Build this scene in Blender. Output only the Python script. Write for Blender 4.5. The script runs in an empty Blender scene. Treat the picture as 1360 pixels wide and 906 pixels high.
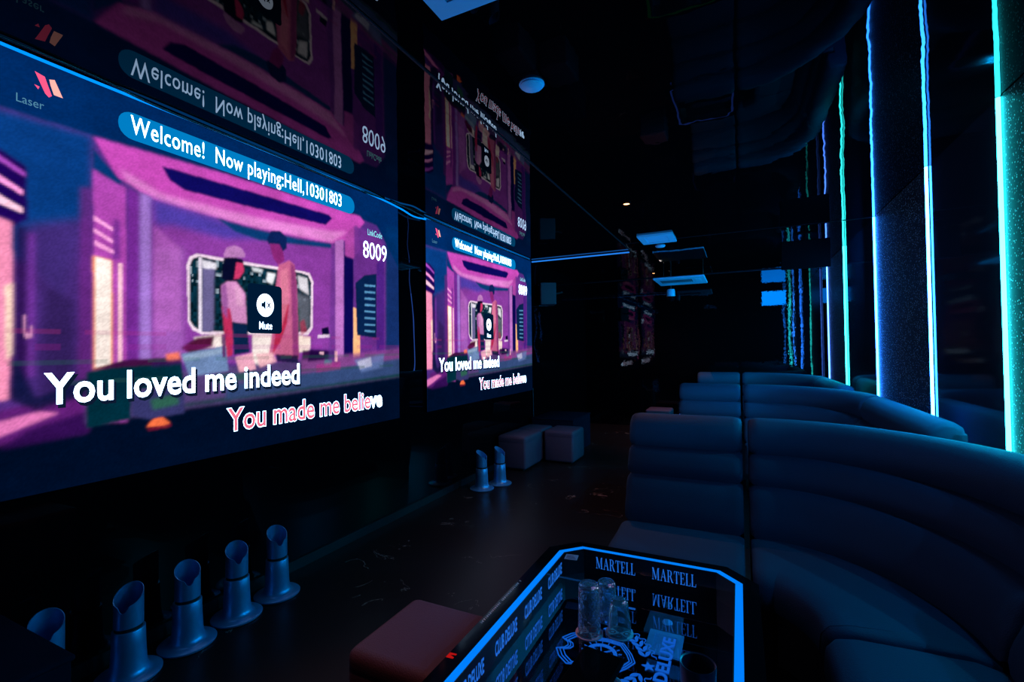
import bpy, bmesh, math, random
import numpy as np
from mathutils import Vector, Matrix
random.seed(7)
S = bpy.context.scene
COL = S.collection
PI = math.pi

# ------------------------------------------------------------------ camera
CAM_H = 1.3
FPX, YAW, PITCH, ROLL = 625.53, math.radians(25.7086), math.radians(1.0229), math.radians(-0.7323)
fw = Vector((-math.sin(YAW)*math.cos(PITCH), math.cos(YAW)*math.cos(PITCH), math.sin(PITCH)))
r0 = Vector((math.cos(YAW), math.sin(YAW), 0)); u0 = r0.cross(fw)
rt = r0*math.cos(ROLL) + u0*math.sin(ROLL)
up = u0*math.cos(ROLL) - r0*math.sin(ROLL)
cd = bpy.data.cameras.new('camera'); cam = bpy.data.objects.new('camera', cd); COL.objects.link(cam)
cd.sensor_width = 36; cd.lens = FPX/1360*36; cd.clip_start = .02
cam.matrix_world = Matrix(((rt.x, up.x, -fw.x, 0), (rt.y, up.y, -fw.y, 0), (rt.z, up.z, -fw.z, CAM_H), (0, 0, 0, 1)))
S.camera = cam

# ------------------------------------------------------------------ world, exposure
S.view_settings.view_transform = 'Standard'; S.view_settings.look = 'None'
S.view_settings.exposure = 0; S.view_settings.gamma = 1; S.view_settings.use_curve_mapping = False
W = bpy.data.worlds.new('world'); S.world = W; W.use_nodes = True
W.node_tree.nodes['Background'].inputs[0].default_value = (0, 0, 0, 1)
S.cycles.max_bounces = 14; S.cycles.glossy_bounces = 8; S.cycles.transmission_bounces = 10; S.cycles.transparent_max_bounces = 12

# light levels, all in one place
STRIP_E = 50.0        # vertical light tubes on the right wall
COVE_E = 1.3          # light tube over the screens
BEAM_E = 0.9
TABLE_E = 1.0         # light loop of a table, as seen
TABLE_UP = 26.0        # upward spot added in each table to brighten ceiling fittings (watts)
WARM = 32.0           # warm ceiling downlights (watts)
TUBE_FILL_W = 58.0         # spots added in each light tube to brighten the room (watts)
MON_E = 34.0          # blue monitor hung from the ceiling
SCR_E = 1.0           # picture on the two screens
TEXT_E = 6.5          # white lettering on the screens

# ------------------------------------------------------------------ materials
def lin(c):
    return tuple(((v/255)/12.92 if v/255 <= .04045 else ((v/255+.055)/1.055)**2.4) for v in c)

def new_mat(name):
    m = bpy.data.materials.new(name); m.use_nodes = True
    return m, m.node_tree.nodes, m.node_tree.links, m.node_tree.nodes['Principled BSDF']

def pr(name, col, rough=.5, metal=0., ior=None, noise=0., nscale=20., bump=0., bscale=60., sheen=0.):
    m, n, l, b = new_mat(name)
    b.inputs['Base Color'].default_value = (*col, 1); b.inputs['Roughness'].default_value = rough; b.inputs['Metallic'].default_value = metal
    if ior: b.inputs['IOR'].default_value = ior
    if sheen: b.inputs['Sheen Weight'].default_value = sheen
    if noise or bump:
        tc = n.new('ShaderNodeTexCoord')
    if noise:
        t = n.new('ShaderNodeTexNoise'); t.inputs['Scale'].default_value = nscale; t.inputs['Detail'].default_value = 4
        l.new(tc.outputs['Object'], t.inputs['Vector'])
        r = n.new('ShaderNodeMix'); r.data_type = 'RGBA'
        r.inputs[6].default_value = (*[v*(1-noise) for v in col], 1); r.inputs[7].default_value = (*[min(1, v*(1+noise)) for v in col], 1)
        l.new(t.outputs['Fac'], r.inputs[0]); l.new(r.outputs[2], b.inputs['Base Color'])
    if bump:
        t = n.new('ShaderNodeTexNoise'); t.inputs['Scale'].default_value = bscale; t.inputs['Detail'].default_value = 3
        l.new(tc.outputs['Object'], t.inputs['Vector'])
        bp = n.new('ShaderNodeBump'); bp.inputs['Strength'].default_value = bump; bp.inputs['Distance'].default_value = .01
        l.new(t.outputs['Fac'], bp.inputs['Height']); l.new(bp.outputs[0], b.inputs['Normal'])
    return m

def em(name, col, e):
    m, n, l, b = new_mat(name)
    b.inputs['Base Color'].default_value = (0, 0, 0, 1); b.inputs['Roughness'].default_value = .6
    b.inputs['Emission Color'].default_value = (*col, 1); b.inputs['Emission Strength'].default_value = e
    b.inputs['Specular IOR Level'].default_value = 0
    return m

def wavy(name, col, ior, rough, waves):
    """black reflective glass sheet with slow waves; waves = list of (scale xyz, distance)"""
    m, n, l, b = new_mat(name)
    b.inputs['Base Color'].default_value = (*col, 1); b.inputs['Roughness'].default_value = rough; b.inputs['IOR'].default_value = ior
    tc = n.new('ShaderNodeTexCoord'); prev = None
    for sc, d in waves:
        mp = n.new('ShaderNodeMapping'); mp.inputs['Scale'].default_value = sc
        l.new(tc.outputs['Object'], mp.inputs['Vector'])
        t = n.new('ShaderNodeTexNoise'); t.inputs['Scale'].default_value = 1; t.inputs['Detail'].default_value = 1
        l.new(mp.outputs[0], t.inputs['Vector'])
        bp = n.new('ShaderNodeBump'); bp.inputs['Strength'].default_value = 1; bp.inputs['Distance'].default_value = d
        l.new(t.outputs['Fac'], bp.inputs['Height'])
        if prev: l.new(prev.outputs[0], bp.inputs['Normal'])
        prev = bp
    if prev: l.new(prev.outputs[0], b.inputs['Normal'])
    return m

M = {}
M['ceiling'] = wavy('black_ceiling', (.001, .001, .0015), 1.30, .0, [((3, 2, 3), .0022), ((14, 14, 14), .0002)])
M['ceil_panel'] = wavy('black_mirror_panel', (.001, .0012, .002), 1.24, .0, [((3, 2, 3), .0015), ((14, 14, 14), .00012)])
M['wall_black'] = wavy('black_wall_glass', (.0012, .0014, .002), 1.26, .0, [((2.5, 2.5, 2.0), .003)])
M['wall_far'] = wavy('black_rippled_mirror', (.001, .001, .0015), 1.45, .0, [((2.5, 2.5, 1.6), .0016), ((38, 38, 38), .00012)])
M['wall_right'] = wavy('dark_mirror_wall', (.010, .015, .024), 1.32, .06, [((2, 2, 2), .001)])
M['soft_black'] = pr('black_paint', (.004, .004, .005), .5)
M['trim'] = pr('dark_metal_trim', (.012, .014, .02), .45, .2, ior=1.2)
# floor: dark marble tile with thin pale veins
m, n, l, b = new_mat('dark_marble_floor'); M['floor'] = m
tc = n.new('ShaderNodeTexCoord')
t = n.new('ShaderNodeTexNoise'); t.inputs['Scale'].default_value = 2.4; t.inputs['Detail'].default_value = 5; t.inputs['Distortion'].default_value = 1.2
t2 = n.new('ShaderNodeTexNoise'); t2.inputs['Scale'].default_value = 3.1; t2.inputs['Detail'].default_value = 2
l.new(tc.outputs['Object'], t.inputs['Vector']); l.new(tc.outputs['Object'], t2.inputs['Vector'])
s1 = n.new('ShaderNodeMath'); s1.operation = 'SUBTRACT'; s1.inputs[1].default_value = .5; l.new(t.outputs['Fac'], s1.inputs[0])
s2 = n.new('ShaderNodeMath'); s2.operation = 'ABSOLUTE'; l.new(s1.outputs[0], s2.inputs[0])
s3 = n.new('ShaderNodeMath'); s3.operation = 'LESS_THAN'; s3.inputs[1].default_value = .0035; l.new(s2.outputs[0], s3.inputs[0])
s4 = n.new('ShaderNodeMath'); s4.operation = 'GREATER_THAN'; s4.inputs[1].default_value = .6; l.new(t2.outputs['Fac'], s4.inputs[0])
s5 = n.new('ShaderNodeMath'); s5.operation = 'MULTIPLY'; l.new(s3.outputs[0], s5.inputs[0]); l.new(s4.outputs[0], s5.inputs[1])
mx = n.new('ShaderNodeMix'); mx.data_type = 'RGBA'; mx.inputs[6].default_value = (.012, .009, .009, 1); mx.inputs[7].default_value = (.16, .13, .11, 1)
l.new(s5.outputs[0], mx.inputs[0]); l.new(mx.outputs[2], b.inputs['Base Color'])
b.inputs['Roughness'].default_value = .36; b.inputs['IOR'].default_value = 1.2
# glitter board: black ground full of small bright flakes
m, n, l, b = new_mat('glitter_board'); M['glitter'] = m
tc = n.new('ShaderNodeTexCoord')
vo = n.new('ShaderNodeTexVoronoi'); vo.inputs['Scale'].default_value = 80
l.new(tc.outputs['Object'], vo.inputs['Vector'])
sp = n.new('ShaderNodeSeparateColor'); l.new(vo.outputs['Color'], sp.inputs[0])
g1 = n.new('ShaderNodeMath'); g1.operation = 'GREATER_THAN'; g1.inputs[1].default_value = .56; l.new(sp.outputs[0], g1.inputs[0])
g2 = n.new('ShaderNodeMath'); g2.operation = 'LESS_THAN'; g2.inputs[1].default_value = .30; l.new(vo.outputs['Distance'], g2.inputs[0])
g3 = n.new('ShaderNodeMath'); g3.operation = 'MULTIPLY'; l.new(g1.outputs[0], g3.inputs[0]); l.new(g2.outputs[0], g3.inputs[1])
g4 = n.new('ShaderNodeMath'); g4.operation = 'MULTIPLY'; l.new(g3.outputs[0], g4.inputs[0]); l.new(sp.outputs[1], g4.inputs[1])
mx = n.new('ShaderNodeMix'); mx.data_type = 'RGBA'; mx.inputs[6].default_value = (.003, .004, .006, 1); mx.inputs[7].default_value = (1, 1, 1, 1)
l.new(g4.outputs[0], mx.inputs[0]); l.new(mx.outputs[2], b.inputs['Base Color'])
b.inputs['Roughness'].default_value = .4; b.inputs['IOR'].default_value = 1.2

M['sofa'] = pr('blue_tinted_upholstery', (.012, .046, .088), .65, ior=1.3, bump=.25, bscale=260, noise=.06, nscale=9)  # blue tint in the base colour helps carry the blue room light
M['sofa_base'] = pr('black_sofa_plinth', (.012, .012, .014), .5)
M['stool'] = pr('slate_stool_leather', (.10, .052, .080), .55, ior=1.3, bump=.2, bscale=240, noise=.06, nscale=9)
M['steel'] = pr('blue_tinted_brushed_steel', (.09, .36, .64), .36, .6, noise=.08, nscale=40)  # plain steel, tinted with the blue light that falls on it
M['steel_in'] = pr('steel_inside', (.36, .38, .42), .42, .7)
M['black_plastic'] = pr('black_plastic', (.003, .003, .004), .55, ior=1.05)
M['black_ring'] = pr('black_rubber', (.004, .004, .004), .6)
M['black_gloss'] = pr('black_gloss', (.003, .003, .004), .08, ior=1.14)
M['white_plastic'] = pr('blue_tinted_white_plastic', (.20, .55, .85), .45)  # white plastic, blue of the room light put into its colour
M['vent_white'] = pr('blue_tinted_vent_metal', (.20, .55, .85), .45)  # white vent metal, blue cast of the light mixed into the colour
M['vent_dark'] = pr('dark_vent_metal', (.03, .03, .035), .7)  # dark grey, for vent backings and air unit slats
M['grey_metal'] = pr('grey_speaker_shell', (.025, .035, .05), .5, .1)
M['cab'] = pr('dark_cabinet_veneer', (.005, .010, .020), .9, ior=1.02, noise=.2, nscale=14)
M['cable'] = pr('black_cable', (.02, .02, .022), .35)
M['coaster_edge'] = pr('pink_coaster_edge', (.95, .66, .74), .5)
M['coaster_a'] = pr('white_coaster_card', (.9, .75, .82), .6)
M['coaster_b'] = pr('blue_coaster_card', (.05, .16, .25), .6)
M['coaster_red'] = pr('red_coaster_print', (.5, .05, .08), .6)
M['card'] = pr('mauve_card', (.5, .35, .45), .6)
M['card_print'] = pr('dark_card_print', (.12, .06, .12), .6)
m, n, l, b = new_mat('clear_tumbler_glass'); M['glass'] = m
b.inputs['Base Color'].default_value = (.75, .96, 1, 1); b.inputs['Transmission Weight'].default_value = .94
b.inputs['Roughness'].default_value = .02; b.inputs['IOR'].default_value = 1.5
tc = n.new('ShaderNodeTexCoord'); vo = n.new('ShaderNodeTexVoronoi'); vo.inputs['Scale'].default_value = 70
l.new(tc.outputs['Object'], vo.inputs['Vector']); bp = n.new('ShaderNodeBump'); bp.inputs['Strength'].default_value = .5; bp.inputs['Distance'].default_value = .004
l.new(vo.outputs['Distance'], bp.inputs['Height']); l.new(bp.outputs[0], b.inputs['Normal'])
M['glass_cut'] = m
m, n, l, b = new_mat('plain_tumbler_glass'); M['glass'] = m
b.inputs['Base Color'].default_value = (.75, .96, 1, 1); b.inputs['Transmission Weight'].default_value = .94
b.inputs['Roughness'].default_value = .02; b.inputs['IOR'].default_value = 1.5
# half mirror of the table tops
m, n, l, b = new_mat('half_mirror_glass'); M['half_mirror'] = m
n.remove(b); out = n['Material Output']
tr = n.new('ShaderNodeBsdfTransparent'); tr.inputs[0].default_value = (.86, .9, .95, 1)
gl = n.new('ShaderNodeBsdfGlossy'); gl.inputs['Roughness'].default_value = 0; gl.inputs[0].default_value = (.9, .95, 1, 1)
ms = n.new('ShaderNodeMixShader'); 
ge = n.new('ShaderNodeNewGeometry'); mr = n.new('ShaderNodeMapRange'); mr.inputs[3].default_value = .085; mr.inputs[4].default_value = .36   # one-way mirror film
l.new(ge.outputs['Backfacing'], mr.inputs[0]); l.new(mr.outputs[0], ms.inputs[0])
l.new(tr.outputs[0], ms.inputs[1]); l.new(gl.outputs[0], ms.inputs[2]); l.new(ms.outputs[0], out.inputs[0])
M['mirror'] = pr('table_mirror', (.62, .66, .72), .0, 1.0)

BLUE = (.0, .22, 1.0)
M['strip_blue'] = em('blue_light_tube', (.018, .21, 1.0), STRIP_E)
M['strip_deep'] = em('deep_blue_light_tube', (.015, .18, 1.0), STRIP_E*.9)
M['strip_cyan'] = em('cyan_light_tube', (.016, .70, .85), STRIP_E*.7)
M['strip_teal'] = em('teal_light_tube', (.020, .80, .80), STRIP_E*.3)
M['strip_violet'] = em('violet_light_tube', (.06, .20, 1.0), STRIP_E*.2)
M['cove'] = em('blue_cove_tube', (.0, .26, 1.0), COVE_E)
M['beam'] = em('pale_blue_beam_tube', (.02, .25, 1.0), BEAM_E)
M['strip_near'] = em('blue_light_tube_dimmed', (.011, .20, 1.0), STRIP_E*.4)
M['led_blue'] = em('blue_table_light', (0, .215, 1.0), TABLE_E)
M['led_green'] = em('green_table_light', (.02, .9, .25), TABLE_E*.10)
M['led_violet'] = em('violet_table_light', (.06, .16, 1.0), TABLE_E*.6)
M['table_text'] = em('blue_table_lettering', (.018, .19, .85), .85)
M['table_motif'] = em('blue_table_motif', (.008, .15, .80), .75)
M['red_mark'] = em('glowing_red_print', (.7, .01, .01), .6)  # print on the rim, given a glow of its own
M['pale_print'] = pr('pale_print', (.7, .75, .8), .6)
M['warm'] = em('warm_lamp_face', (1.0, .42, .14), 9)
M['monitor'] = em('blue_monitor_face', (.0, .22, 1.0), MON_E)
M['txt_white'] = em('white_screen_text', (.5, .75, 1.1), TEXT_E)
M['txt_dim'] = em('dim_screen_text', (.08, .25, .38), 1)
M['txt_shadow'] = em('dark_text_edge', (.004, .01, .03), 1)
M['txt_cyan'] = em('cyan_screen_text', (.25, .8, .9), 1.2)
M['txt_pink'] = em('pink_screen_text', (.85, .17, .26), 1.1)
M['banner'] = em('blue_banner', (.0, .21, .56), 1)
M['mute'] = em('navy_mute_panel', (.0, .010, .035), 1)
M['mute_disc'] = em('white_mute_disc', (.7, .85, 1.1), 3.0)
M['logo_pink'] = em('pink_logo', (.95, .09, .22), 1.2)
M['logo_peach'] = em('peach_logo', (1.0, .42, .36), 1.2)
# the picture
m, n, l, b = new_mat('screen_picture'); M['picture'] = m
b.inputs['Base Color'].default_value = (0, 0, 0, 1); b.inputs['Specular IOR Level'].default_value = 0
at_ = n.new('ShaderNodeVertexColor'); at_.layer_name = 'picture'
l.new(at_.outputs[0], b.inputs['Emission Color']); b.inputs['Emission Strength'].default_value = SCR_E

# ------------------------------------------------------------------ mesh helpers
def link(name, me, mat, parent=None):
    o = bpy.data.objects.new(name, me); COL.objects.link(o)
    if mat is not None:
        for mm in (mat if isinstance(mat, (list, tuple)) else [mat]): me.materials.append(mm)
    if parent: o.parent = parent
    return o
def done(name, bm, mat, parent=None, smooth=False, angle=None):
    bmesh.ops.recalc_face_normals(bm, faces=bm.faces)
    me = bpy.data.meshes.new(name); bm.to_mesh(me); bm.free()
    if smooth:
        for p in me.polygons: p.use_smooth = True
        if angle: me.set_sharp_from_angle(angle=math.radians(angle))
    return link(name, me, mat, parent)
def box(bm, x0, x1, y0, y1, z0, z1, bev=0, seg=2, mi=0):
    vs = [bm.verts.new((x, y, z)) for x in (x0, x1) for y in (y0, y1) for z in (z0, z1)]
    fs = [bm.faces.new([vs[i] for i in q]) for q in ((0, 1, 3, 2), (4, 6, 7, 5), (0, 4, 5, 1), (2, 3, 7, 6), (0, 2, 6, 4), (1, 5, 7, 3))]
    for f in fs: f.material_index = mi
    if bev:
        es = list({e for f in fs for e in f.edges})
        bmesh.ops.bevel(bm, geom=es, offset=bev, segments=seg, affect='EDGES', profile=.5)
def lathe(bm, prof, seg=32, c=(0, 0), cap=True, mi=0):
    rings = [[bm.verts.new((c[0]+r*math.cos(2*PI*i/seg), c[1]+r*math.sin(2*PI*i/seg), z)) for i in range(seg)] for r, z in prof]
    for a, b_ in zip(rings, rings[1:]):
        for i in range(seg):
            bm.faces.new((a[i], a[(i+1) % seg], b_[(i+1) % seg], b_[i])).material_index = mi
    if cap:
        if prof[0][0] > 1e-5: bm.faces.new(rings[0][::-1]).material_index = mi
        if prof[-1][0] > 1e-5: bm.faces.new(rings[-1]).material_index = mi
    return rings
def tube(bm, pts, r, seg=8):
    pts = [Vector(p) for p in pts]; rings = []
    for i, p in enumerate(pts):
        t = (pts[min(i+1, len(pts)-1)] - pts[max(i-1, 0)]).normalized()
        a = t.cross(Vector((0, 0, 1)));
        if a.length < 1e-3: a = t.cross(Vector((1, 0, 0)))
        a.normalize(); b_ = t.cross(a)
        rings.append([bm.verts.new(p + r*(math.cos(2*PI*k/seg)*a + math.sin(2*PI*k/seg)*b_)) for k in range(seg)])
    for A, B in zip(rings, rings[1:]):
        for k in range(seg): bm.faces.new((A[k], A[(k+1) % seg], B[(k+1) % seg], B[k]))
    bm.faces.new(rings[0][::-1]); bm.faces.new(rings[-1])
def prism(bm, pts, f, d, mi=0):
    """flat outline pts (a,b) placed by f(a,b,h), from height 0 to d"""
    lo = [bm.verts.new(f(a, b_, 0)) for a, b_ in pts]; hi = [bm.verts.new(f(a, b_, d)) for a, b_ in pts]
    bm.faces.new(lo[::-1]).material_index = mi; bm.faces.new(hi).material_index = mi
    k = len(pts)
    for i in range(k): bm.faces.new((lo[i], lo[(i+1) % k], hi[(i+1) % k], hi[i])).material_index = mi
def rrect(x0, x1, y0, y1, r, n_=5):
    P = []
    for cx, cy, a in ((x1-r, y1-r, 0), (x0+r, y1-r, 90), (x0+r, y0+r, 180), (x1-r, y0+r, 270)):
        for k in range(n_+1):
            t = math.radians(a+90*k/n_); P.append((cx+r*math.cos(t), cy+r*math.sin(t)))
    return P

def tag(o, label=None, cat=None, group=None, kind=None):
    if label: o['label'] = label
    if cat: o['category'] = cat
    if group: o['group'] = group
    if kind: o['kind'] = kind
    return o
def thing(name, label, cat, loc=(0, 0, 0), rz=0, group=None):
    o = bpy.data.objects.new(name, None); COL.objects.link(o); o.empty_display_size = .1
    o.location = loc; o.rotation_euler = (0, 0, rz)
    return tag(o, label, cat, group)
def struct(name, bm, mat):
    return tag(done(name, bm, mat), kind='structure')
def dup(root, loc, rz=None, label=None, group=None):
    def cp(o, par):
        c = o.copy(); COL.objects.link(c)
        if par: c.parent = par
        for ch in [x for x in ALLCH.get(o.name, [])]: cp(ch, c)
        return c
    ALLCH = {}
    def walk(o):
        ALLCH[o.name] = list(o.children)
        for ch in o.children: walk(ch)
    walk(root)
    r = cp(root, None); r.location = loc
    if rz is not None: r.rotation_euler = (0, 0, rz)
    if label: r['label'] = label
    if group: r['group'] = group
    return r

SPACING = [1.0]
def text_mesh(body, bold=0., extrude=0.):
    cu = bpy.data.curves.new('text', 'FONT'); cu.body = body; cu.offset = bold; cu.resolution_u = 3; cu.extrude = extrude; cu.space_character = SPACING[0]
    o = bpy.data.objects.new('text', cu); COL.objects.link(o)
    bpy.context.view_layer.update()
    me = bpy.data.meshes.new_from_object(o.evaluated_get(bpy.context.evaluated_depsgraph_get()))
    bpy.data.objects.remove(o); bpy.data.curves.remove(cu)
    return me
def words(name, body, f, x0, x1, y0, y1, mat, parent, bold=0., fit=None, only=None, spacing=1.):
    """a line of lettering, each word a mesh of its own"""
    def ext(s):
        me = text_mesh(s, bold); co = np.zeros(len(me.vertices)*3); me.vertices.foreach_get('co', co); co = co.reshape(-1, 3); return me, co, co.min(0), co.max(0)
    full = ext(body); lo, hi = fit or (full[2], full[3]); bpy.data.meshes.remove(full[0])
    pos = 0
    for w in (only or body).split():
        k = body.index(w, pos); pos = k+len(w)
        me, co, l0, h0 = ext(w); pre = ext(body[:pos]); dx = pre[3][0]-h0[0]; bpy.data.meshes.remove(pre[0])
        a = x0+(co[:, 0]+dx-lo[0])/(hi[0]-lo[0])*(x1-x0); b_ = y0+(co[:, 1]-lo[1])/(hi[1]-lo[1])*(y1-y0)
        me.vertices.foreach_set('co', np.array([f(p, q, 0) for p, q in zip(a, b_)]).ravel()); me.update(); me.name = name
        link(name, me, mat, parent)
    return lo, hi
def text(name, body, f, x0, x1, y0, y1, mat, parent, bold=0., fit=None):
    """lettering fitted in the box x0..x1, y0..y1 of the plane f(a,b,h)"""
    me = text_mesh(body, bold)
    co = np.zeros(len(me.vertices)*3); me.vertices.foreach_get('co', co); co = co.reshape(-1, 3)
    lo, hi = (co.min(0), co.max(0)) if fit is None else fit
    a = x0+(co[:, 0]-lo[0])/(hi[0]-lo[0])*(x1-x0); b_ = y0+(co[:, 1]-lo[1])/(hi[1]-lo[1])*(y1-y0)
    new = np.array([f(p, q, 0) for p, q in zip(a, b_)])
    me.vertices.foreach_set('co', new.ravel()); me.update(); me.name = name
    o = link(name, me, mat, parent)
    return o, (lo, hi)
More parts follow.
